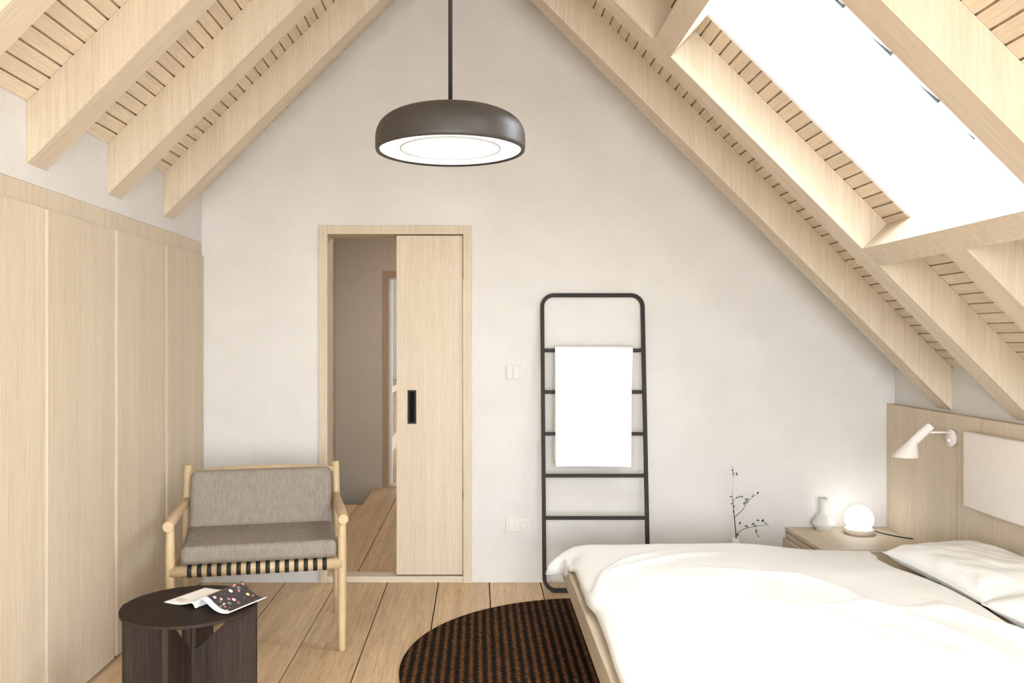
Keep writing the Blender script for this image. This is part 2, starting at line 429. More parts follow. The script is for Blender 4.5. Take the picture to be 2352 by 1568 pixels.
for (a, b, lb) in ((2.670, 2.773, 'oak trimmer beam closing the lower end of the skylight'), (1.376, 1.479, 'oak trimmer beam closing the upper end of the skylight')):
    o = slope_boxes('trimmer_beam', RP, [(a, b, 2.514, 3.710, -0.157, -E)], M['oak_x']); tag(o, lb, 'beam', 'skylight trimmers')

# ---- skylight
t = 0.02
def skylight(name, Y0, Y1):
    def ring(nm, i0, i1, n0, n1, mat, par):
        # frame ring on the slope, outer inset i0, inner inset i1
        return slope_boxes(nm, RP, [(SKS0 + i0, SKS1 - i0, Y1 - i1, Y1 - i0, n0, n1), (SKS0 + i0, SKS1 - i0, Y0 + i0, Y0 + i1, n0, n1),
                                    (SKS0 + i0, SKS0 + i1, Y0 + i1, Y1 - i1, n0, n1), (SKS1 - i1, SKS1 - i0, Y0 + i1, Y1 - i1, n0, n1)], mat, par)
    sk = struct(ring(name, -t, 0.0, 0.0, 0.20, M['white'], None))
    ring('upper_lining', -t, 0.0012, 0.2025, 0.332, M['white'], sk)
    ring('frame', -t, 0.040, 0.332, 0.345, M['pine'], sk)
    sash = ring('sash', 0.030, 0.052, 0.345, 0.381, M['white'], sk)
    ring('glazing_bead', 0.050, 0.058, 0.360, 0.373, M['white'], sash)
    slope_boxes('pane', RP, [(SKS0 + 0.05, SKS1 - 0.05, Y0 + 0.05, Y1 - 0.05, 0.366, 0.369)], M['glass'], sk)
skylight('window_1', SKY0, SKY1)
skylight('added_skylight', BKY0, BKY1)  # added out of view to light the bed and wardrobes
# dark roof tiles outside, beside the window
tl = struct(slope_boxes('trim_1', RP, [(SKS0 - 0.4, SKS1 + 0.5, SKY1 + 0.025, SKY1 + 0.60, 0.33, 0.370)], M['tile']))
for i in range(7):
    s1 = SKS1 + 0.02 - 0.277 * (i - 1); s0 = s1 - 0.30
    y0, y1 = SKY1 - 0.022, SKY1 + 0.30
    V = [RP(s, y, n) for y in (y0, y1) for (s, n) in ((s0, 0.365), (s1, 0.365), (s1, 0.416), (s0, 0.376))]
    mesh_obj('tile', V, [(0, 1, 2, 3), (4, 5, 6, 7), (0, 1, 5, 4), (1, 2, 6, 5), (2, 3, 7, 6), (3, 0, 4, 7)], M['tile'], tl)

# ---- floor of the bedroom: planks along the depth
PW, PG = 0.2997, 0.0062
UB = None
def plank(x0, x1, y0, y1, z, mat, par):
    box('plank', x0, x1, y0, y1, z - 0.016, z, mat, par)
fl = struct(box('floor', -2.35, RX + 0.1, FY - 0.15, WY + WT, -0.12, -0.010, M['seam']))
x = 0.0667 - 6 * PW; i = 0
while x < RX:
    ys = [FY, [1.1, 2.2, 0.4, 1.7, 0.8][i % 5], [3.35, 4.45, 2.7, 4.0, 3.05][i % 5], WY]
    for a, b in zip(ys, ys[1:]):
        plank(max(LX - 0.6, x + PG / 2), min(RX, x + PW - PG / 2), a, b - 0.0012, 0.0, M['floor'], fl)
    x += PW; i += 1

# ---- the landing behind the door
HX0, HX1, HY0, HY1 = -1.371, 0.75, WY + WT, 8.146
fl2 = struct(boxes('floor', [(HX0 - 0.1, HX1 + 0.1, HY0, 7.30, -0.20, -0.010), (-1.0, HX1 + 0.1, 7.30, HY1 + 0.14, -0.20, -0.010)], M['seam']))
x = -0.738 - 3 * PW
while x < HX1:
    a, b = max(HX0, x + PG / 2), min(HX1, x + PW - PG / 2)
    if b > a:
        if b <= -1.0: plank(a, b, HY0, 7.30, 0, M['floor'], fl2)
        elif a < -1.0:
            plank(a, -1.0, HY0, 7.30, 0, M['floor'], fl2); plank(-1.0, b, HY0, HY1 + 0.12, 0, M['floor'], fl2)
        else: plank(a, b, HY0, HY1 + 0.12, 0, M['floor'], fl2)
    x += PW
FDX0, FDX1, FDZ = -0.915, -0.02, 2.087           # far doorway, outer casing
struct(prism_y('wall_landing', [(HX0 - 0.1, -0.16), (FDX0 + 0.03, -0.16), (FDX0 + 0.03, FDZ - 0.03), (FDX1 - 0.03, FDZ - 0.03), (FDX1 - 0.03, -0.16), (HX1 + 0.1, -0.16),
                                (HX1 + 0.1, 2.7), (HX0 - 0.1, 2.7)], HY1, HY1 + 0.14, M['grey_paint']))
struct(box('wall_stairwell', HX0 - 0.1, -0.9, HY1, HY1 + 0.14, -2.7, -0.163, M['grey_paint']))
struct(boxes('wall_landing_left', [(HX0 - 0.12, HX0, HY0, HY1, -2.7, 2.7)], M['grey_paint']))
struct(boxes('wall_landing_right', [(HX1, HX1 + 0.12, HY0, HY1, -0.1, 2.7)], M['grey_paint']))
struct(boxes('wall_stairwell_side', [(-1.0, -0.94, 7.24, HY1, -2.7, -0.02), (HX0, -1.0, 7.24, 7.30, -2.7, -0.02), (HX0, -0.94, 7.24, HY1, -2.8, -2.7)], M['grey_paint']))
struct(box('ceiling_landing', HX0 - 0.12, HX1 + 0.12, HY0, HY1 + 0.14, 2.6, 2.72, M['grey_paint']))

cl = thing('landing_fill_lamp', 'added unseen round white flush fill lamp on the landing beyond the door', 'fill lamp', (0.1, 6.6, 2.6))  # fill added out of view to brighten the dark landing
lathe('housing', [(0.0, 0.0), (0.19, 0.0), (0.19, -0.05), (0.0, -0.05)], (0.1, 6.6, 2.5995), M['white'], cl, seg=32)
lathe('diffuser', [(0.18, -0.0505), (0.17, -0.075), (0.0, -0.085)], (0.1, 6.6, 2.5995), plain('landing fill glow', (0.9, 0.9, 0.9), 0.5, emit=(1.0, 0.93, 0.84), estr=30.0), cl, seg=32)

# ---- bright room beyond the landing
RY0, RY1, RXL, RXR = HY1 + 0.14, 12.4, -1.75, 2.2
fl3 = struct(box('floor', RXL, RXR, RY0, RY1, -0.12, -0.010, M['seam']))
x = -0.738 - 4 * PW
while x < RXR:
    a, b = max(RXL, x + PG / 2), min(RXR, x + PW - PG / 2)
    if b > a: plank(a, b, RY0, RY1, 0, M['floor'], fl3)
    x += PW
struct(box('wall_far_back', RXL - 0.1, RXR + 0.1, RY1, RY1 + 0.1, -0.1, 2.7, M['plaster']))
struct(box('wall_far_left', RXL - 0.1, RXL, RY0, RY1, -0.1, 2.7, M['plaster']))
struct(boxes('wall_far_right', [(RXR, RXR + 0.1, RY0, 10.5, -0.1, 2.7), (RXR, RXR + 0.1, 11.6, RY1, -0.1, 2.7), (RXR, RXR + 0.1, 10.5, 11.6, -0.1, 0.1), (RXR, RXR + 0.1, 10.5, 11.6, 2.55, 2.7)], M['plaster']))
struct(boxes('wall_far_front', [(RXL - 0.1, HX0 - 0.1, RY0 - 0.14, RY0, -0.1, 2.7), (HX1 + 0.1, RXR + 0.1, RY0 - 0.14, RY0, -0.1, 2.7)], M['plaster']))
struct(box('ceiling_far', RXL - 0.1, RXR + 0.1, RY0, RY1 + 0.1, 2.6, 2.72, M['plaster']))
sb = thing('sideboard', 'low wooden sideboard with upright slats seen through the far doorway', 'sideboard', (-1.4, 11, 0))
box('body', -1.70, -1.12, 9.6, 12.35, 0.0, 0.76, M['oak_v'], sb)
box('top', -1.74, -1.06, 9.55, 12.38, 0.76, 0.84, M['oak_y'], sb)
box('plinth', -1.12, -1.09, 9.6, 12.35, 0.0, 0.18, M['oak_v'], sb)
for i in range(12): box('slat', -1.12, -1.10, 9.65 + i * 0.225, 9.69 + i * 0.225, 0.19, 0.759, M['oak_v'], sb)

# ---- casing of the far doorway
d2 = struct(boxes('door_2', [(FDX0, FDX0 + 0.055, HY1 - 0.012, HY1 + 0.15, 0.0, FDZ), (FDX1 - 0.055, FDX1, HY1 - 0.012, HY1 + 0.15, 0.0, FDZ),
                             (FDX0 + 0.055, FDX1 - 0.055, HY1 - 0.012, HY1 + 0.15, FDZ - 0.055, FDZ)], M['oak_shaded']))
boxes('lit_jamb_strip', [(FDX0 + 0.055, FDX0 + 0.076, HY1 + 0.06, HY1 + 0.15, 0.002, FDZ - 0.055), (FDX1 - 0.076, FDX1 - 0.055, HY1 + 0.06, HY1 + 0.15, 0.002, FDZ - 0.055),
                 (FDX0 + 0.076, FDX1 - 0.076, HY1 + 0.06, HY1 + 0.15, FDZ - 0.078, FDZ - 0.055)], M['white'], d2)  # white strip stands in for the jamb lit from the far room
box('sill', FDX0 + 0.055, FDX1 - 0.055, HY1 - 0.01, HY1 + 0.15, 0.0005, 0.016, M['oak_x'], d2)

# ---- sliding door
C = 0.051
d1 = struct(box('door_1', DX0 + C, DX1 - C, WY - 0.012, WY + 0.18, DZ - C, DZ, M['oak_v'], None, bevel=0.0015))      # head of the frame
box('jamb', DX0, DX0 + C, WY - 0.012, WY + 0.18, 0.0, DZ, M['oak_v'], d1, bevel=0.0015)
box('jamb', DX1 - C, DX1, WY - 0.012, WY + 0.18, 0.0, DZ, M['oak_v'], d1, bevel=0.0015)
box('threshold', DX0 + C, DX1 - C, WY - 0.004, WY + 0.10, 0.0, 0.036, M['oak_x'], d1, bevel=0.0015)
leaf = box('door_leaf', -0.482, DX1 - C - 0.004, WY + 0.012, WY + 0.052, 0.042, DZ - C - 0.006, M['oak_v'], d1, bevel=0.002)
hx0, hx1, hz0, hz1 = -0.4155, -0.3645, 0.933, 1.131
hf = boxes('recessed_pull', [(hx0, hx1, WY + 0.008, WY + 0.013, hz0, hz0 + 0.008), (hx0, hx1, WY + 0.008, WY + 0.013, hz1 - 0.008, hz1),
                             (hx0, hx0 + 0.010, WY + 0.008, WY + 0.013, hz0 + 0.008, hz1 - 0.008), (hx1 - 0.010, hx1, WY + 0.008, WY + 0.013, hz0 + 0.008, hz1 - 0.008),
                             (hx0 + 0.010, hx1 - 0.010, WY + 0.0115, WY + 0.0125, hz0 + 0.008, hz1 - 0.008)], M['black'], leaf)
box('pull_insert', hx0 + 0.011, hx1 - 0.011, WY + 0.0108, WY + 0.0116, hz0 + 0.009, hz1 - 0.009, M['jet'], leaf)
hf['label'] = 'black recessed door pull'

# ---- light switch and sockets
def plate(name, lab, cat, x0, x1, z0, z1):
    o = thing(name, lab, cat, ((x0 + x1) / 2, WY, z0))
    box('cover_plate', x0, x1, WY - 0.008, WY - 0.0002, z0, z1, M['switch'], o, bevel=0.002)
    return o
zc = lambda py: EYE - (py - CY) / 390.0
xc = lambda px: (px - CX) / 390.0
sw = plate('light_switch', 'cream double rocker light switch on the wall between door and ladder', 'light switch', xc(1161.5), xc(1194.5), zc(871), zc(838))
for a, b in ((1164.5, 1177.6), (1178.4, 1191.5)):
    box('rocker', xc(a), xc(b), WY - 0.014, WY - 0.0078, zc(867.5), zc(841.5), M['switch'], sw, bevel=0.0018)
so = plate('wall_socket', 'cream double wall socket low on the wall left of the ladder', 'socket', xc(1161.5), xc(1220.5), zc(1220), zc(1187))
for cx_ in (1177.5, 1204.5):
    ins = box('socket_insert', xc(cx_ - 11.5), xc(cx_ + 11.5), WY - 0.0105, WY - 0.0078, zc(1215.5), zc(1191.5), M['switch'], so, bevel=0.001)
    lathe('socket_well', [(0.0225, 0.0), (0.0225, 0.004), (0.0195, 0.0042), (0.0185, -0.001), (0.0, -0.001)], (xc(cx_), WY - 0.0105, zc(1203.5)), M['switch'], ins, seg=28, axis=(0, -1, 0))

# ================================================================== WARDROBES
DOORX = -1.615
UW = 0.61
ylab = ['farthest unit, touching the back wall', 'second unit out from the back wall', 'third unit out from the back wall', 'fourth unit out from the back wall, at the left edge', 'fifth unit out from the back wall, nearest the viewer']
for i in range(5):
    y1 = WY - 0.001 - i * UW; y0 = y1 - UW
    u = thing('wardrobe_unit', 'full-height light oak wardrobe, ' + ylab[i], 'wardrobe', (LX - 0.3, (y0 + y1) / 2, 0), 'built-in wardrobe row')
    boxes('carcass', [(-2.245, LX - 0.012, y0 + 0.001, y0 + 0.018, 0.0, 1.985), (-2.245, LX - 0.012, y1 - 0.018, y1 - 0.001, 0.0, 1.985),
                      (-2.245, LX - 0.012, y0 + 0.018, y1 - 0.018, 1.9, 1.985), (-2.245, -2.235, y0 + 0.018, y1 - 0.018, 0.0, 1.9), (-2.23, LX - 0.03, y0 + 0.018, y1 - 0.018, 0.03, 0.048)], M['oak_v'], u)
    box('fascia_panel', LX - 0.012, LX + 0.001, y0 + 0.0012, y1 - 0.0004, 1.9215, 1.9985, M['oak_v'], u)
    # door with a chamfered finger grip along its near edge
    a, b = y0 + 0.002, y1 - 0.001
    pts = [(LX - 0.012, a), (LX + 0.001, a), (DOORX, a + 0.027), (DOORX, b - 0.002), (LX - 0.006, b)]
    n = len(pts); z0, z1 = 0.018, 1.9195
    V = [(x, y, z0) for x, y in pts] + [(x, y, z1) for x, y in pts]
    mesh_obj('door', V, [tuple(range(n)), tuple(range(2 * n - 1, n - 1, -1))] + [(k, (k + 1) % n, n + (k + 1) % n, n + k) for k in range(n)], M['oak_v'], u)

# ================================================================== BED AND HEADBOARD
HBX = 2.405
hb = thing('headboard', 'oak panelled headboard along the right wall', 'headboard', (HBX, 3.6, 0))
for a, b in ((4.249, WY - 0.002), (3.30, 4.2415), (2.35, 3.2925)):
    box('panel', HBX, HBX + 0.022, a, b, 0.0, 1.052, M['oak_v'], hb, bevel=0.0015)
box('backing', HBX + 0.022, RX - 0.001, 2.352, WY - 0.003, 0.0, 1.0515, M['oak_groove'], hb)
def soft_box(name, x0, x1, y0, y1, z0, z1, mat, parent, r, seg=4, sub=0):
    o = box(name, x0, x1, y0, y1, z0, z1, mat, parent, bevel=r, bseg=seg)
    for p in o.data.polygons: p.use_smooth = True
    return o
pd = soft_box('pad', 2.362, HBX + 0.0, 2.62, 4.117, 0.617, 0.986, M['pad'], hb, 0.010)
pd['label'] = 'cream upholstered pad'

FX = 0.434                                  # outer face of the foot end
BY0, BY1 = 2.28, 4.325
bed = thing('bed', 'low oak platform bed frame with mattress, under the white duvet', 'bed', (1.4, 3.3, 0))
box('foot_rail', FX, FX + 0.05, BY0, BY1, 0.2085, 0.312, M['oak_y'], bed, bevel=0.003)
sr = prism_y('side_rail', [(FX + 0.05, 0.2085), (2.36, 0.2085), (2.36, 0.352), (0.535, 0.352), (0.516, 0.346), (0.507, 0.330), (0.507, 0.311), (FX + 0.05, 0.311)], BY1 - 0.035, BY1, M['oak_x'], bed)
box('side_rail', FX + 0.05, 2.36, BY0, BY0 + 0.035, 0.2085, 0.312, M['oak_x'], bed, bevel=0.003)
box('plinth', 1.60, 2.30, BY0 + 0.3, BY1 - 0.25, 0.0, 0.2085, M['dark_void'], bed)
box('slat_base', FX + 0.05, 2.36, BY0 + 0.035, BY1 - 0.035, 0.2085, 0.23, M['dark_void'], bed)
soft_box('mattress', FX + 0.08, 2.355, BY0 + 0.045, BY1 - 0.06, 0.23, 0.355, M['mattress'], bed, 0.03)

def on_plane(px, py, z):
    h = EYE - z; return ((px - CX) / (py - CY) * h, h * F / (py - CY))
folds_px = [
    ([(1339, 1375), (1379, 1313), (1427, 1284), (1505, 1262)], 0.012, 0.030),
    ([(1390, 1317), (1414, 1306), (1472, 1289), (1560, 1273), (1669, 1262)], 0.012, 0.035),
    ([(1621, 1308), (1830, 1330), (1920, 1356), (1996, 1394), (2060, 1407), (2154, 1403)], 0.022, 0.060),
    ([(1736, 1377), (1813, 1396), (1932, 1428), (2094, 1496)], 0.016, 0.050),
    ([(1856, 1398), (1996, 1394)], 0.008, 0.030),
    ([(2060, 1411), (2154, 1445), (2239, 1484), (2352, 1535)], 0.020, 0.045),
    ([(2145, 1394), (2239, 1432), (2352, 1471), (2460, 1520)], 0.022, 0.040),
    ([(2030, 1437), (2154, 1488), (2239, 1518)], 0.010, 0.035),
    ([(1342, 1402), (1365, 1350), (1385, 1300)], 0.008, 0.022),
    ([(1440, 1385), (1465, 1372)], 0.005, 0.02),
    ([(1372, 1425), (1400, 1470), (1388, 1500)], 0.006, 0.025),
]
FOLDS = [([Vector(on_plane(*p, 0.405)) for p in pl], a, wd) for pl, a, wd in folds_px]
def fold_h(x, y):
    P = Vector((x, y)); h = 0.0
    for pl, a, wd in FOLDS:
        best = 1e9; sg = 1; end = 1.0; T = len(pl) - 1
        for i, (A, B) in enumerate(zip(pl, pl[1:])):
            d = B - A; L = d.length; tt = max(0, min(1, (P - A).dot(d) / (L * L))); c = A + d * tt
            q = (P - c).length
            if q < best:
                best = q; sg = 1 if (d.x * (P.y - A.y) - d.y * (P.x - A.x)) > 0 else -1
                g = (i + tt) / T; end = min(1, 4 * g + 0.15, 4 * (1 - g) + 0.15)
        wdd = wd * (0.45 if sg > 0 else 1.3)     # sharp on one side, soft on the other
        h += a * end * math.exp(-(best / wdd) ** 2)
    return h
def smooth01(t): t = max(0, min(1, t)); return t * t * (3 - 2 * t)
def build_duvet():
    NU, NV = 150, 170
    V, Fc = [], []
    foot_pts = [(2.15, 0.455), (2.76, 0.456), (3.10, 0.466), (3.34, 0.470), (3.50, 0.448), (3.62, 0.452), (3.96, 0.456), (4.14, 0.424), (4.34, 0.404)]
    head_pts = [(2.15, 1.84), (2.80, 1.890), (3.30, 1.925), (3.53, 1.910), (3.80, 1.875), (3.95, 1.880), (4.06, 1.91), (4.32, 1.95)]
    def interp(pts, y):
        if y <= pts[0][0]: return pts[0][1]
        for (a, b), (c, d) in zip(pts, pts[1:]):
            if y <= c:
                t_ = smooth01((y - a) / (c - a)); return b + (d - b) * t_
        return pts[-1][1]
    yA = 2.16
    for j in range(NV + 1):
        v = j / NV
        for i in range(NU + 1):
            u = i / NU
            # more samples near the edges
            yB = 4.335 - 0.15 * smooth01((u - 0.55) / 0.45)
            y = yA + (yB - yA) * v
            xf, xh = interp(foot_pts, y), interp(head_pts, y)
            uu = u
            x = xf + (xh - xf) * uu
            dx, dh, dy, dn = x - xf, xh - x, yB - y, y - yA
            top = 0.404 + 0.012 * math.sin(2.1 * x + 1.3 * y) - 0.020 * smooth01((y - 3.5) / 0.8)
            top += 0.012 * noise.noise(Vector((x * 2.3, y * 2.3, 0.3))) + 0.005 * noise.noise(Vector((x * 6, y * 6, 2.3)))
            top += fold_h(x, y) + 0.012 * smooth01((x - 1.55) / 0.3)
            base_f = 0.335 - 0.075 * smooth01((y - 3.98) / 0.2) + 0.006 * noise.noise(Vector((0.1, y * 5, 7)))
            ef = math.sqrt(max(0, 1 - (1 - min(1, dx / 0.19)) ** 2))
            z = base_f + (top - base_f) * ef
            eb = math.sqrt(max(0, 1 - (1 - min(1, dy / 0.085)) ** 2))
            z = min(z, 0.374 + (z - 0.374) * eb) if z > 0.374 else z
            eh = math.sqrt(max(0, 1 - (1 - min(1, dh / 0.035)) ** 2))
            z = 0.394 + (z - 0.394) * eh if z > 0.394 else z
            en = math.sqrt(max(0, 1 - (1 - min(1, dn / 0.15)) ** 2))
            z = 0.30 + (z - 0.30) * en if z > 0.30 else z
            # loose corner hanging off the far end of the foot
            c = Vector((dx, dy * 0.9)); q = c.length
            kf = math.exp(-(q / 0.07) ** 2)
            px_, py_, pz_ = x, y, z
            px_ += -0.062 * kf; pz_ += -0.024 * kf; py_ += -0.03 * kf
            kn = math.exp(-(((dx - 0.075) / 0.04) ** 2 + ((dy - 0.06) / 0.05) ** 2))
            pz_ += 0.006 * kn
            if px_ > FX - 0.004: pz_ = max(pz_, 0.333)
            V.append((px_, py_, pz_))
    for j in range(NV):
        for i in range(NU):
            a = j * (NU + 1) + i
            Fc.append((a, a + 1, a + NU + 2, a + NU + 1))
    o = mesh_obj('duvet', V, Fc, M['linen'], None, smooth=True)
    so_ = o.modifiers.new('thick', 'SOLIDIFY'); so_.thickness = 0.018; so_.offset = -1
    # make sure normals look up
    me = o.data
    if sum(p.normal.z for p in me.polygons) < 0: me.flip_normals()
    return tag(o, 'rumpled white duvet spread over the low bed', 'duvet')
build_duvet()

def pillow(name, label, cx_, cy_, cz_, hx, hy, hz, rz, tilt, seed):
    N = 44; V, Fc = [], []
    R = Matrix.Rotation(rz, 4, 'Z') @ Matrix.Rotation(tilt, 4, 'Y')
    o = thing(name, label, 'pillow', (cx_, cy_, cz_ - hz), 'bed pillows')
    for side in (1, -1):
        base = len(V)
        for j in range(N + 1):
            for i in range(N + 1):
                u, v = -1 + 2 * i / N, -1 + 2 * j / N
                # sides pulled in between the corners
                xx = hx * u * (1 - 0.07 * (1 - v * v)); yy = hy * v * (1 - 0.05 * (1 - u * u))
                e = max(0, (1 - abs(u) ** 3.2)) ** 0.5 * max(0, (1 - abs(v) ** 4.0)) ** 0.5
                zz = hz * e * (1.0 if side > 0 else 0.85)
                wr = 0.010 * noise.noise(Vector((u * 2.2 + seed, v * 4.0, seed))) + 0.005 * noise.noise(Vector((u * 7 + v * 5, v * 3 + seed, seed)))
                rad = 0.009 * math.cos(9 * math.atan2(v + 0.9, u + 1.05) + seed) * math.exp(-3 * min((u + 1) ** 2, 4))
                zz += side * (wr + 0.5 * rad) * min(1, e * 2)
                V.append(Vector((cx_, cy_, cz_)) + R @ Vector((xx, yy, side * zz)))
        for j in range(N):
            for i in range(N):
                a = base + j * (N + 1) + i; Fc.append((a, a + 1, a + N + 2, a + N + 1))
    p = mesh_obj('cover', V, Fc, M['linen'], o, smooth=True)
    bm = bmesh.new(); bm.from_mesh(p.data); bmesh.ops.remove_doubles(bm, verts=bm.verts, dist=1e-5); bmesh.ops.recalc_face_normals(bm, faces=bm.faces); bm.to_mesh(p.data); bm.free()
    pts = []
    for k in range(121):
        tt = k / 120 * 4
        sgm = int(min(3, tt)); f = tt - sgm
        u, v = [(-1 + 2 * f, -1), (1, -1 + 2 * f), (1 - 2 * f, 1), (-1, 1 - 2 * f)][sgm]
        xx = hx * u * (1 - 0.07 * (1 - v * v)); yy = hy * v * (1 - 0.05 * (1 - u * u))
        pts.append(Vector((cx_, cy_, cz_)) + R @ Vector((xx, yy, 0)))
    tube('piping', pts, 0.0035, M['linen'], o, seg=6)
    return o
pillow('pillow', 'white pillow against the headboard nearest the bedside lamp', 2.152, 3.605, 0.440, 0.236, 0.385, 0.076, 0.02, math.radians(-3), 1.3)
pillow('pillow', 'white pillow at the right edge of the picture, nearer the viewer', 2.148, 2.805, 0.448, 0.238, 0.385, 0.080, 0.03, math.radians(-3), 4.1)

# ---- nightstand
ns = thing('nightstand', 'low oak nightstand with drawers in the corner by the bed', 'nightstand', (2.1, 4.7, 0))
NY0 = 4.436
box('carcass', 1.826, HBX - 0.001, NY0 + 0.006, WY - 0.002, 0.02, 0.298, M['oak_x'], ns)
box('top', 1.808, HBX - 0.001, NY0, WY - 0.002, 0.304, 0.327, M['oak_x'], ns, bevel=0.0015)
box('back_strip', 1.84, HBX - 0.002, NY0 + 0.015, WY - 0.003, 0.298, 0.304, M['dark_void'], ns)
box('drawer_front', 1.808, 1.826, NY0 + 0.002, WY - 0.003, 0.268, 0.298, M['oak_y'], ns, bevel=0.0015)
box('drawer_front', 1.793, 1.826, NY0 + 0.002, WY - 0.003, 0.02, 0.264, M['oak_y'], ns, bevel=0.0015)
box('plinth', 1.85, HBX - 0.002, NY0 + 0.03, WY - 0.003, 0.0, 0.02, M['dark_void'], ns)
ZN = 0.327
vb = lathe('vase', [(0.0, 0.0), (0.038, 0.0), (0.041, 0.004), (0.054, 0.026), (0.0645, 0.037), (0.0635, 0.041), (0.050, 0.062), (0.030, 0.090), (0.0235, 0.101), (0.0222, 0.108),
                    (0.0222, 0.150), (0.0232, 0.186), (0.0205, 0.186), (0.0198, 0.150), (0.0198, 0.11), (0.035, 0.07), (0.0, 0.03)],
           ((1890.5 - CX) / F * 4.895, 4.895, ZN), M['ceramic'])
tag(vb, 'grey ceramic bottle vase with pinched waist on the nightstand', 'vase')
LXc, LYc = (1973 - CX) / F * 4.80, 4.80
gl = thing('globe_lamp', 'glowing white globe lamp on a pale stone disc on the nightstand', 'table lamp', (LXc, LYc, ZN))
prof = [(0.0, 0.0), (0.070, 0.0)] + [(0.0665 + 0.0165 * math.cos(a), 0.0165 + 0.0165 * math.sin(a)) for a in [math.radians(-80 + 20 * i) for i in range(9)]] + [(0.062, 0.0335), (0.04, 0.030), (0.0, 0.029)]
lathe('base_disc', prof, (LXc, LYc, ZN), M['stone'], gl)
gz = ZN + 0.085
lathe('globe', [(0.0, -0.053)] + [(0.078 * math.sin(a), -0.078 * math.cos(a)) for a in [math.radians(48 + 132 * i / 24) for i in range(24)]] + [(0.0, 0.078)], (LXc, LYc, gz), M['globe'], gl)
pts = [PX(2001, 1206, 4.83), Vector((2.245, 4.83, ZN + 0.020)), Vector((2.275, 4.80, ZN + 0.008)), Vector((2.32, 4.75, ZN + 0.0035)), Vector((2.36, 4.70, ZN + 0.0032)), Vector((2.40, 4.66, ZN + 0.0032))]
tube('cord', pts, 0.0026, M['jet'], gl, seg=8)['label'] = 'thin black cord'

# ---- wall lamp on the headboard
wl = thing('wall_lamp', 'cream adjustable reading lamp with slanted shade on the headboard', 'wall lamp', (HBX, 4.275, 0.93))
LY = 4.275
lathe('wall_plate', [(0.0, 0.0), (0.044, 0.0), (0.044, 0.016), (0.0425, 0.019), (0.0, 0.019)], (HBX - 0.0005, LY, 0.933), M['lamp_white'], wl, seg=40, axis=(-1, 0, 0))
lathe('switch_knob', [(0.007, 0.0), (0.007, 0.010), (0.0, 0.010)], (HBX - 0.019, LY, 0.920), M['white'], wl, seg=16, axis=(-1, 0, 0))
tube('arm', [(HBX - 0.018, LY, 0.961), (HBX - 0.125, LY, 0.961)], 0.0052, M['lamp_white'], wl)
def wall_lamp_head():
    top = Vector((PX(2137, 978, LY).x, LY, PX(2137, 978, LY).z)); neck = Vector((PX(2099, 1013, LY).x, LY, PX(2099, 1013, LY).z))
    oc = Vector((PX(2078.5, 1049, LY).x, LY, PX(2078.5, 1048.5, LY).z)); R = 0.0645
    ax = (neck - top).normalized(); side = Vector((0, 1, 0)); up = side.cross(ax)
    N = 40; V, Fc = [], []
    def circ(c, u, v, r): return [c + (u * math.cos(2 * math.pi * k / N) + v * math.sin(2 * math.pi * k / N)) * r for k in range(N)]
    u1 = ax.orthogonal().normalized()
    u1 = up if up.x > 0 else -up       # perpendicular to the tube, pointing to +X/-Z side
    rows = [[top] * N, circ(top, u1, side, 0.021), circ(top + ax * 0.002, u1, side, 0.0228), circ(neck, u1, side, 0.0228)]
    low = circ(oc, Vector((1, 0, 0)), side, R)
    neckr = rows[-1]
    for f in (0.04, 0.35, 0.7): rows.append([a.lerp(b, f) for a, b in zip(neckr, low)])
    rows.append(low); rows.append([oc + (p - oc) * 0.97 + Vector((0, 0, 0.001)) for p in low])
    rows.append([a.lerp(b, 0.03) * 1.0 for a, b in zip([oc + (p - oc) * 0.97 for p in low], neckr)])
    rows.append([neck + (p - neck) * 0.9 for p in neckr]); rows.append([neck - ax * 0.01] * N)
    for rw in rows: V += rw
    for r in range(len(rows) - 1):
        for k in range(N):
            Fc.append((r * N + k, r * N + (k + 1) % N, (r + 1) * N + (k + 1) % N, (r + 1) * N + k))
    o = mesh_obj('shade', V, Fc, M['lamp_white'], wl, smooth=True)
    bm = bmesh.new(); bm.from_mesh(o.data); bmesh.ops.remove_doubles(bm, verts=bm.verts, dist=1e-5); bmesh.ops.recalc_face_normals(bm, faces=bm.faces); bm.to_mesh(o.data); bm.free()
    e = o.modifiers.new('edge', 'EDGE_SPLIT'); e.split_angle = math.radians(35)
wall_lamp_head()

# ================================================================== PENDANT
PY = 2.72; PXc = (1034.5 - CX) / F * PY; PZ = 2.035
pn = thing('pendant_lamp', 'large dark domed pendant lamp hanging from the ridge, lit inside', 'pendant lamp', (PXc, PY, PZ))
outp = [(0.2270, 0.0065), (0.2330, 0.0006), (0.2385, 0.002), (0.2405, 0.010), (0.2405, 0.044), (0.2365, 0.067), (0.225, 0.089), (0.204, 0.107), (0.173, 0.121), (0.135, 0.130), (0.09, 0.136), (0.04, 0.139), (0.0, 0.140)]
def spline(pts, k=4):
    out = []
    n = len(pts)
    for i in range(n - 1):
        p0, p1, p2, p3 = [Vector(pts[max(0, min(n - 1, i + d))]) for d in (-1, 0, 1, 2)]
        for j in range(k):
            t_ = j / k
            out.append(0.5 * ((2 * p1) + (-p0 + p2) * t_ + (2 * p0 - 5 * p1 + 4 * p2 - p3) * t_ ** 2 + (-p0 + 3 * p1 - 3 * p2 + p3) * t_ ** 3))
    out.append(Vector(pts[-1])); return [tuple(p) for p in out]
lathe('shade', outp[:3] + spline(outp[3:]), (PXc, PY, PZ), M['shade'], pn, seg=96)
inp = [(0.2270, 0.0065), (0.2335, 0.014), (0.2335, 0.042), (0.222, 0.078), (0.190, 0.105), (0.12, 0.124), (0.0, 0.130)]
lathe('inner_reflector', inp, (PXc, PY, PZ), M['white'], pn, seg=96)
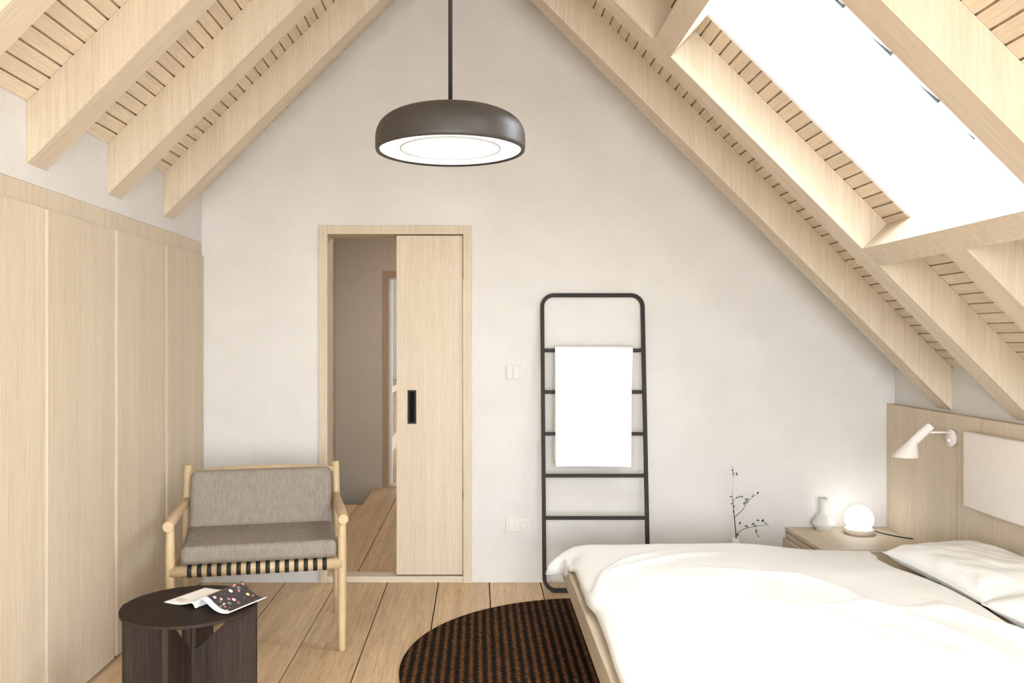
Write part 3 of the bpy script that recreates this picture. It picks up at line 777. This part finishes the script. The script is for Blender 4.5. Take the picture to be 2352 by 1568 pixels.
lathe('diffuser', [(0.0, 0.010), (0.150, 0.010), (0.156, 0.012), (0.159, 0.018), (0.159, 0.100), (0.0, 0.108)], (PXc, PY, PZ), M['glow'], pn, seg=72)
lathe('diffuser_ring', [(0.1585, 0.009), (0.1615, 0.009), (0.1620, 0.012), (0.1597, 0.014), (0.1585, 0.009)], (PXc, PY, PZ), plain('satin grey ring', (0.45, 0.45, 0.44), 0.5), pn, seg=72)
tube('rod', [(PXc, PY, PZ + 0.137), (PXc, PY, AZ - 0.04)], 0.0068, M['black'], pn, seg=16)
lathe('rod_collar', [(0.0, 0.0), (0.011, 0.0), (0.011, 0.008), (0.0, 0.010)], (PXc, PY, PZ + 0.138), M['black'], pn, seg=20)
lathe('ceiling_rose', [(0.0, 0.0), (0.05, 0.0), (0.05, 0.055), (0.0, 0.055)], (PXc, PY, AZ - 0.075), M['black'], pn, seg=32)

# ================================================================== LADDER AND TOWEL
LB, LT = 0.012, 1.689
def lad_y(z): return 4.780 + (4.955 - 4.780) * (z - LB) / (LT - LB)
lx0, lx1, cr, TR = 0.376, 0.964, 0.068, 0.0102
ld = thing('towel_ladder', 'black metal tube ladder leaning on the back wall beyond the bed', 'ladder', ((lx0 + lx1) / 2, 4.85, 0))
NL = Vector((0, LT - LB, -(4.955 - 4.780))).normalized()
def sqtube(name, pts, h, mat, par):
    pts = [Vector(p) for p in pts]; V, Fc = [], []; m_ = len(pts)
    shut = (pts[0] - pts[-1]).length < 1e-6
    for i, p in enumerate(pts):
        a = pts[i - 1] if i else (pts[-2] if shut else p); b = pts[i + 1] if i < m_ - 1 else (pts[1] if shut else p)
        d = (b - a).normalized(); sd = d.cross(NL)
        V += [p + (sd * u_ + NL * v_) * h for u_, v_ in ((-1, -1), (1, -1), (1, 1), (-1, 1))]
    for i in range(m_ - 1):
        for k in range(4): Fc.append((i * 4 + k, i * 4 + (k + 1) % 4, i * 4 + 4 + (k + 1) % 4, i * 4 + 4 + k))
    if not shut: Fc += [(0, 1, 2, 3), tuple(range(4 * m_ - 4, 4 * m_))]
    return mesh_obj(name, V, Fc, mat, par, bevel=0.0015)
loop = []
def corner(cx_, cz_, a0, a1):
    for k in range(9):
        a = math.radians(a0 + (a1 - a0) * k / 8); loop.append((cx_ + cr * math.cos(a), cz_ + cr * math.sin(a)))
corner(lx0 + cr, LB + cr, 270, 180); corner(lx0 + cr, LT - cr, 180, 90); corner(lx1 - cr, LT - cr, 90, 0); corner(lx1 - cr, LB + cr, 0, -90)
loop.append(loop[0])
sqtube('frame', [(x, lad_y(z), z) for x, z in loop], 0.0108, M['black'], ld)
def z_of_py(py):
    lo, hi = 0.0, 1.7
    for _ in range(50):
        m_ = (lo + hi) / 2
        if CY + (EYE - m_) / lad_y(m_) * F > py: lo = m_
        else: hi = m_
    return lo
RZ = [z_of_py(p) for p in (804.5, 900, 996, 1092, 1189)]
for z in RZ: sqtube('rung', [(lx0 + 0.01, lad_y(z), z), (lx1 - 0.01, lad_y(z), z)], 0.0103, M['black'], ld)

def towel():
    z1 = RZ[0]; tx0, tx1 = (1276 - CX) / F * 4.86, (1454 - CX) / F * 4.86
    N, K = 36, 70
    prof = []                       # (y, z) from the front hem over the rung to the back hem
    zb = z_of_py(1071)
    for k in range(26):
        z = zb + (z1 - zb) * k / 25; prof.append((lad_y(z) - 0.024 - 0.004 * math.sin(k / 25 * 3.1), z))
    for k in range(1, 10):
        a = math.pi - math.pi * k / 10; prof.append((lad_y(z1) + 0.024 * math.cos(a), z1 + 0.021 * math.sin(a)))
    for k in range(24):
        z = z1 - (z1 - zb - 0.03) * k / 23; prof.append((lad_y(z) + 0.016, z))
    V, Fc = [], []
    n = len(prof)
    for j, (y, z) in enumerate(prof):
        hang = max(0, (z1 - z) / (z1 - zb))
        back = j > 30
        for i in range(N + 1):
            u = i / N
            xl = tx0 - 0.003 * hang - (0.004 if back else 0) * hang
            xr = tx1 - 0.016 * hang + 0.006 * math.exp(-((hang - 0.0) / 0.2) ** 2)
            x = xl + (xr - xl) * u
            yy = y + (0.0035 * math.sin(7 * u + 1.0) * hang + 0.002 * math.sin(15 * u + 2 * hang)) * (1 if not back else 0.4)
            zz = z + (0.004 * math.sin(3 * u + 0.4) if j == 0 else 0)
            V.append((x, yy, zz))
    for j in range(n - 1):
        for i in range(N):
            a = j * (N + 1) + i; Fc.append((a, a + 1, a + N + 2, a + N + 1))
    o = mesh_obj('towel', V, Fc, M['towel'], None, smooth=True)
    m_ = o.modifiers.new('thick', 'SOLIDIFY'); m_.thickness = 0.011; m_.offset = 0
    b_ = o.modifiers.new('round', 'BEVEL'); b_.width = 0.004; b_.segments = 3; b_.limit_method = 'ANGLE'; b_.angle_limit = math.radians(50)
    tag(o, 'white towel folded over the top rung of the black ladder', 'towel')
towel()

# ================================================================== PLANT
VP_ = Vector(((1689.5 - CX) / F * 4.80, 4.80, 0))
fv = lathe('floor_vase', [(0.0, 0.0), (0.045, 0.0), (0.052, 0.006), (0.056, 0.08), (0.048, 0.17), (0.032, 0.245), (0.0215, 0.297), (0.0205, 0.303), (0.017, 0.303), (0.017, 0.29), (0.03, 0.2), (0.0, 0.1)], VP_, M['ceramic_w'])
tag(fv, 'slim white ceramic vase on the floor behind the bed', 'vase')
br = thing('branch', 'leafy dark twig branching out of the slim white vase', 'branch', VP_ + Vector((0, 0, 0.2)))
def C4(x, y, dy=0.0): return PX(1640 + x / 5.113, 1050 + y / 5.113, 4.80 + dy)
tube('stem', [VP_ + Vector((0.002, 0, 0.12)), C4(260, 950), C4(256, 880), C4(246, 780), C4(238, 700), C4(228, 600), C4(222, 520), C4(217, 450)], [0.003, 0.003, 0.0028, 0.0025, 0.0024, 0.002, 0.0019, 0.0015], M['twig'], br, seg=7)
tube('twig', [C4(240, 706), C4(290, 660, .01), C4(345, 607, .02), C4(370, 555, .03), C4(400, 515, .03), C4(455, 465, .03), C4(525, 412, .04)], [0.0018, 0.0016, 0.0015, 0.0013, 0.0012, 0.001, 0.0008], M['twig'], br, seg=6)
tube('twig', [C4(228, 505), C4(245, 485, -.01), C4(275, 468, -.02), C4(335, 460, -.02)], [0.0012, 0.001, 0.0009, 0.0007], M['twig'], br, seg=6)
tube('twig', [C4(260, 912), C4(290, 880, -.02), C4(340, 845, -.04), C4(390, 830, -.05), C4(480, 808, -.06), C4(570, 800, -.07), C4(617, 785, -.08), C4(665, 832, -.09)], [0.0018, 0.0016, 0.0014, 0.0013, 0.0012, 0.001, 0.0009, 0.0006], M['twig'], br, seg=6)
tube('twig', [C4(482, 808, -.06), C4(497, 870, -.06), C4(512, 910, -.06), C4(525, 945, -.06)], [0.001, 0.0009, 0.0007, 0.0005], M['twig'], br, seg=6)
tube('twig', [C4(217, 452), C4(221, 330), C4(226, 205), C4(222, 150), C4(205, 95)], [0.0007, 0.0005, 0.0005, 0.0007, 0.0005], M['twig'], br, seg=5)
tube('twig', [C4(226, 240), C4(250, 210), C4(268, 190)], [0.0004, 0.0004, 0.0004], M['twig'], br, seg=5)
def leaves():
    V, Fc = [], []
    spots = [(268, 475, -.02), (300, 463, -.02), (330, 458, -.02), (262, 472, -.01), (205, 545, 0), (232, 580, 0), (236, 575, 0), (225, 635, 0), (212, 540, 0), (200, 462, 0),
             (375, 505, .03), (390, 490, .03), (400, 500, .03), (360, 520, .03), (358, 540, .03), (385, 525, .03), (372, 485, .03), (410, 490, .03), (463, 443, .03), (450, 455, .03), (518, 412, .04), (513, 420, .04),
             (302, 762, -.02), (298, 780, -.02), (308, 775, -.02), (375, 803, -.05), (385, 810, -.05), (392, 825, -.05), (370, 808, -.05), (455, 785, -.06), (465, 770, -.06), (462, 780, -.06), (478, 800, -.06),
             (508, 738, -.06), (520, 742, -.06), (526, 735, -.06), (565, 745, -.07), (575, 732, -.07), (572, 755, -.07), (580, 742, -.07), (618, 787, -.08), (605, 768, -.08), (497, 885, -.06), (492, 872, -.06), (505, 860, -.06), (520, 925, -.06),
             (285, 903, -.01), (278, 908, -.01), (222, 150, 0), (228, 175, 0), (225, 200, 0), (268, 192, 0), (272, 200, 0), (265, 185, 0), (216, 155, 0)]
    rnd = random.Random(3)
    for (x, y, dy) in spots:
        for q in range(2):
            c = C4(x + rnd.uniform(-5, 5), y + rnd.uniform(-5, 5), dy + rnd.uniform(-.004, .004))
            d = Vector((rnd.uniform(-1, 1), rnd.uniform(-1, 1), rnd.uniform(-0.6, 1))).normalized()
            sdir = d.orthogonal().normalized(); nn = d.cross(sdir)
            L = rnd.uniform(0.0055, 0.009); W_ = L * 0.55
            k = len(V)
            V += [c - d * L, c + sdir * W_, c + d * L, c - sdir * W_, c + nn * W_ * 0.35, c - nn * W_ * 0.35]
            Fc += [(k, k + 1, k + 4), (k + 1, k + 2, k + 4), (k + 2, k + 3, k + 4), (k + 3, k, k + 4), (k + 1, k, k + 5), (k + 2, k + 1, k + 5), (k + 3, k + 2, k + 5), (k, k + 3, k + 5)]
    o = mesh_obj('foliage', V, Fc, M['leaf'], br); o['kind'] = 'stuff'
leaves()

# ================================================================== CHAIR
CO = Vector((-0.992, 3.806, 0)); CA = math.atan2(0.157, 0.732)
RC = Matrix.Rotation(CA, 4, 'Z')
def CL(x, y, z): return CO + RC @ Vector((x, y, z))
ch = thing('armchair', 'low wooden armchair with taupe cushions and black webbing straps', 'armchair', CO)
HW, DEP, ARMZ = 0.375, 0.553, 0.612
for sx in (-1, 1):
    tube('leg', [CL(sx * HW, 0.0, 0.0), CL(sx * HW, 0.0, 0.012), CL(sx * HW, 0, 0.15), CL(sx * HW, 0, 0.36), CL(sx * HW, 0, 0.46), CL(sx * HW, 0, 0.55), CL(sx * HW, 0, ARMZ - 0.004)],
         [0.0155, 0.0170, 0.0190, 0.0205, 0.0205, 0.0190, 0.0165], M['ash'], ch, seg=20)
    tube('back_post', [CL(sx * HW, DEP, 0.0), CL(sx * HW, DEP, 0.2), CL(sx * HW, DEP + 0.004, 0.42), CL(sx * (HW - 0.002), DEP + 0.022, 0.612), CL(sx * (HW - 0.004), DEP + 0.042, 0.785), CL(sx * (HW - 0.004), DEP + 0.0425, 0.789)],
         [0.0165, 0.0185, 0.0205, 0.0208, 0.0203, 0.0175], M['ash'], ch, seg=20)
    tube('arm', [CL(sx * (HW + 0.004), -0.040, ARMZ), CL(sx * (HW + 0.004), -0.037, ARMZ), CL(sx * (HW + 0.003), 0.12, ARMZ + 0.003), CL(sx * HW, 0.32, ARMZ + 0.004), CL(sx * (HW - 0.002), 0.53, ARMZ + 0.002), CL(sx * (HW - 0.002), DEP + 0.008, ARMZ + 0.002)],
         [0.0215, 0.0228, 0.0235, 0.0225, 0.0195, 0.0185], M['ash_x'], ch, seg=22)
    tube('side_rail', [CL(sx * HW, 0.0, 0.400), CL(sx * HW, DEP + 0.003, 0.385)], 0.0175, M['ash_x'], ch, seg=16)
RZc, RR = 0.4045, 0.0262
tube('front_rail', [CL(-HW, 0, RZc), CL(HW, 0, RZc)], RR, M['ash_x'], ch, seg=24)
tube('rear_rail', [CL(-HW, DEP, 0.39), CL(HW, DEP, 0.39)], 0.022, M['ash_x'], ch, seg=16)
tube('top_rail', [CL(-HW + 0.01, DEP + 0.036, 0.748)] + [CL(-HW + 0.01 + (2 * HW - 0.02) * k / 10, DEP + 0.038, 0.748 + 0.016 * math.sin(math.pi * k / 10)) for k in range(1, 10)] + [CL(HW - 0.01, DEP + 0.036, 0.748)], 0.0165, M['ash_x'], ch, seg=14)
for i in range(15):
    x = -0.2925 + 0.042 * i; hw = 0.0094
    prof = [(DEP, 0.4125)]
    prof += [(0.05, RZc + RR + 0.0012)]
    for k in range(13):
        a = math.radians(90 + 250 * k / 12); prof.append((math.cos(a) * (RR + 0.0014), RZc + math.sin(a) * (RR + 0.0014)))
    V, Fc = [], []
    for (y, z) in prof:
        V += [CL(x - hw, y, z), CL(x + hw, y, z)]
    for k in range(len(prof) - 1): Fc.append((2 * k, 2 * k + 1, 2 * k + 3, 2 * k + 2))
    o = mesh_obj('strap', V, Fc, M['strap'], ch, smooth=True)
    m_ = o.modifiers.new('thick', 'SOLIDIFY'); m_.thickness = 0.0016; m_.offset = 0

def cushion(name, outline, z0, z1, r, xf, parent):
    """padded slab: plan outline in local x/y, every edge rounded over"""
    n = len(outline)
    V = [xf(x, y, z0) for x, y in outline] + [xf(x, y, z1) for x, y in outline]
    Fc = [tuple(range(n)), tuple(range(2 * n - 1, n - 1, -1))] + [(i, (i + 1) % n, n + (i + 1) % n, n + i) for i in range(n)]
    o = mesh_obj(name, V, Fc, M['fabric'], parent, smooth=True, bevel=r, bseg=7)
    o.modifiers['bevel'].angle_limit = math.radians(30)
    o.modifiers.new('weighted', 'WEIGHTED_NORMAL')
    return o
cushion('seat_cushion', [(-0.331, -0.030), (0.351, -0.030), (0.352, 0.45), (-0.352, 0.45)], 0.4345, 0.516, 0.028, CL, ch)
bb, bt = Vector((0, 0.392, 0.500)), Vector((0, 0.492, 0.782))   # front face of the back cushion, foot and head
upv = (bt - bb).normalized(); nv = Vector((0, upv.z, -upv.y)); Lb = (bt - bb).length
def BCx(x, y, z):      # x across, y along the cushion upwards, z thickness (0 = front)
    p = bb + upv * y + nv * z; return CL(x, p.y, p.z)
cushion('back_cushion', [(-0.350, 0.0), (0.350, 0.0), (0.347, Lb), (-0.347, Lb)], 0.0, 0.080, 0.032, BCx, ch)

# ================================================================== SIDE TABLE AND MAGAZINE
TX, TY, TZ, TRr = -1.0695, 3.134, 0.45, 0.2435
st = thing('side_table', 'round dark-stained side table on crossed panels in front of the armchair', 'side table', (TX, TY, 0))
top = lathe('table_top', [(0.0, -0.0125), (TRr - 0.001, -0.0125), (TRr, -0.0115), (TRr, -0.001), (TRr - 0.001, 0.0), (0.0, 0.0)], (TX, TY, TZ), [M['dark_x'], M['dark_v']], st, seg=112, smooth=False)
for p in top.data.polygons: p.material_index = 0 if abs(p.normal.z) > 0.7 else 1
PT, PR = 0.0105, 0.2475
def arm_panel(ang):
    d = Vector((math.cos(ang), math.sin(ang), 0)); sd = Vector((-d.y, d.x, 0)); c = Vector((TX, TY, 0))
    zt = TZ - 0.0126
    prof = [(PT, 0.0), (PR, 0.0), (PR, TZ - 0.0015), (TRr + 0.0002, TZ - 0.0015), (TRr + 0.0002, zt), (PR - 0.052, zt), (0.026, zt - 0.150), (0.026, zt), (PT, zt)]
    n = len(prof); V = []
    for s_ in (-PT, PT): V += [c + d * r + sd * s_ + Vector((0, 0, z)) for r, z in prof]
    Fc = [tuple(range(n)), tuple(range(2 * n - 1, n - 1, -1))] + [(k, (k + 1) % n, n + (k + 1) % n, n + k) for k in range(n)]
    mesh_obj('base_panel', V, Fc, M['dark_v'], st)
for k in range(4): arm_panel(k * math.pi / 2)

def mag_mat_print():
    m = bpy.data.materials.new('printed floral page'); n, l, p = nodes_of(m)
    p.inputs['Roughness'].default_value = 0.5
    uv = n.new('ShaderNodeUVMap')
    vor = n.new('ShaderNodeTexVoronoi'); vor.inputs['Scale'].default_value = 8.0; vor.inputs['Randomness'].default_value = 0.75
    l.new(uv.outputs[0], vor.inputs['Vector'])
    rp = n.new('ShaderNodeValToRGB'); rp.color_ramp.interpolation = 'CONSTANT'
    e = rp.color_ramp.elements; e[0].position = 0; e[0].color = (0.75, 0.22, 0.24, 1); e[1].position = 0.2; e[1].color = (0.85, 0.55, 0.50, 1)
    for ps, c in ((0.4, (0.8, 0.62, 0.25, 1)), (0.55, (0.85, 0.82, 0.78, 1)), (0.7, (0.12, 0.22, 0.17, 1)), (0.82, (0.70, 0.16, 0.2, 1))):
        x = e.new(ps); x.color = c
    sepc = n.new('ShaderNodeSeparateColor'); l.new(vor.outputs['Color'], sepc.inputs[0]); l.new(sepc.outputs[0], rp.inputs[0])
    lt = n.new('ShaderNodeMath'); lt.operation = 'LESS_THAN'; lt.inputs[1].default_value = 0.37; l.new(vor.outputs['Distance'], lt.inputs[0])
    mx = n.new('ShaderNodeMix'); mx.data_type = 'RGBA'; mx.inputs[6].default_value = (0.045, 0.030, 0.035, 1)
    l.new(lt.outputs[0], mx.inputs[0]); l.new(rp.outputs[0], mx.inputs[7])
    v2 = n.new('ShaderNodeTexVoronoi'); v2.inputs['Scale'].default_value = 19; l.new(uv.outputs[0], v2.inputs['Vector'])
    lt2 = n.new('ShaderNodeMath'); lt2.operation = 'LESS_THAN'; lt2.inputs[1].default_value = 0.2; l.new(v2.outputs['Distance'], lt2.inputs[0])
    mx0 = n.new('ShaderNodeMix'); mx0.data_type = 'RGBA'; mx0.inputs[7].default_value = (0.06, 0.10, 0.09, 1)
    mx0.inputs[6].default_value = (0.045, 0.030, 0.035, 1); l.new(lt2.outputs[0], mx0.inputs[0]); l.new(mx0.outputs[2], mx.inputs[6])
    l.new(mx.outputs[2], p.inputs['Base Color']); return m
M['print'] = mag_mat_print()
def magazine():
    P0 = Vector((-1.030, 3.078, TZ)); u = Vector((0.463, 0.886, 0)); v = Vector((0.886, -0.463, 0))
    mg = thing('magazine', 'open magazine with a floral page lying on the round side table', 'magazine', P0)
    Lm = 0.205
    # cross-sections: (distance from spine, height)
    left = [(0.0, 0.004), (-0.008, 0.016), (-0.020, 0.021), (-0.040, 0.016), (-0.075, 0.0075), (-0.115, 0.0045), (-0.160, 0.004)]
    right = [(0.0, 0.004), (0.006, 0.020), (0.016, 0.036), (0.030, 0.042), (0.048, 0.036), (0.072, 0.022), (0.100, 0.010), (0.130, 0.006), (0.157, 0.009)]
    def sheet(name, prof, mats, th, border=None):
        pr = spline(prof, 4); NN = 16; V, Fc, uvs = [], [], []
        for j in range(NN + 1):
            f = j / NN
            for (a, h) in pr:
                V.append(P0 + u * (Lm * f) + v * a + Vector((0, 0, h * (1 + 0.25 * f * (1 if a > 0 else -0.3)))))
                uvs.append((abs(a) / 0.16, f * 1.25))
        m_ = len(pr)
        for j in range(NN):
            for i in range(m_ - 1): Fc.append((j * m_ + i, j * m_ + i + 1, (j + 1) * m_ + i + 1, (j + 1) * m_ + i))
        me = bpy.data.meshes.new(name); me.from_pydata(V, [], Fc); me.update()
        for x in mats: me.materials.append(x)
        ul = me.uv_layers.new(name='UVMap')
        for lp in me.loops: ul.data[lp.index].uv = uvs[lp.vertex_index]
        for k_, p in enumerate(me.polygons):
            p.use_smooth = True
            if border:
                i = k_ % (m_ - 1); j = k_ // (m_ - 1)
                a = pr[i][0]
                p.material_index = 1 if (0.010 < a < 0.143 and 2 <= j < NN - 0) else 0
        if sum(p.normal.z for p in me.polygons) < 0: me.flip_normals()
        o = bpy.data.objects.new(name, me); link(o, mg)
        s_ = o.modifiers.new('thick', 'SOLIDIFY'); s_.thickness = th; s_.offset = -1
        return o
    sheet('left_page', left, [M['paper']], 0.0028)
    sheet('right_page', right, [M['paper'], M['print']], 0.0022, border=True)['label'] = 'dark page printed with flowers'
    # small grey lines of print on the left page
    V, Fc = [], []
    for r in range(3):
        for k in range(4 if r else 3):
            a0 = -0.098 - 0.012 * k; f0 = 0.030 + 0.011 * r
            q = []
            for aa, ff in ((a0, f0), (a0 - 0.008, f0), (a0 - 0.008, f0 + 0.004), (a0, f0 + 0.004)):
                q.append(P0 + u * ff + v * aa + Vector((0, 0, 0.0053 + 0.0004)))
            b0 = len(V); V += q; Fc.append((b0, b0 + 1, b0 + 2, b0 + 3))
    M['ink'] = plain('grey ink', (0.45, 0.40, 0.33), 0.7)
    mesh_obj('print_lines', V, Fc, M['ink'], mg)
magazine()

# ================================================================== RUG
def rug():
    cx_, cy_, R = 0.615, 3.69, 0.952
    V, Fc = [], []; rings, seg = 150, 360
    V.append((cx_, cy_, 0.012))
    for r in range(1, rings + 1):
        rr = R * r / rings
        for k in range(seg):
            a = 2 * math.pi * k / seg; x, y = cx_ + rr * math.cos(a), cy_ + rr * math.sin(a)
            z = 0.010 + 0.0028 * abs(math.sin(math.pi * x / 0.040)) + 0.0012 * math.sin(2 * math.pi * y / 0.026 + 2 * math.pi * x / 0.02)
            if r == rings: z = 0.0115
            V.append((x, y, z))
    for k in range(seg): Fc.append((0, 1 + k, 1 + (k + 1) % seg))
    for r in range(1, rings):
        for k in range(seg):
            a, b = 1 + (r - 1) * seg, 1 + r * seg; j = (k + 1) % seg
            Fc.append((a + k, b + k, b + j, a + j))
    k0 = len(V); b = 1 + (rings - 1) * seg
    for k in range(seg):
        a = 2 * math.pi * k / seg; V.append((cx_ + (R + 0.004) * math.cos(a), cy_ + (R + 0.004) * math.sin(a), 0.006))
    k1 = len(V)
    for k in range(seg):
        a = 2 * math.pi * k / seg; V.append((cx_ + R * math.cos(a), cy_ + R * math.sin(a), 0.0006))
    for k in range(seg):
        j = (k + 1) % seg
        Fc.append((b + k, k0 + k, k0 + j, b + j)); Fc.append((k0 + k, k1 + k, k1 + j, k0 + j))
    Fc.append(tuple(k1 + k for k in range(seg)))
    o = mesh_obj('rug', V, Fc, M['rug'], None, smooth=True)
    tag(o, 'round dark brown braided rug partly under the bed', 'rug')
rug()
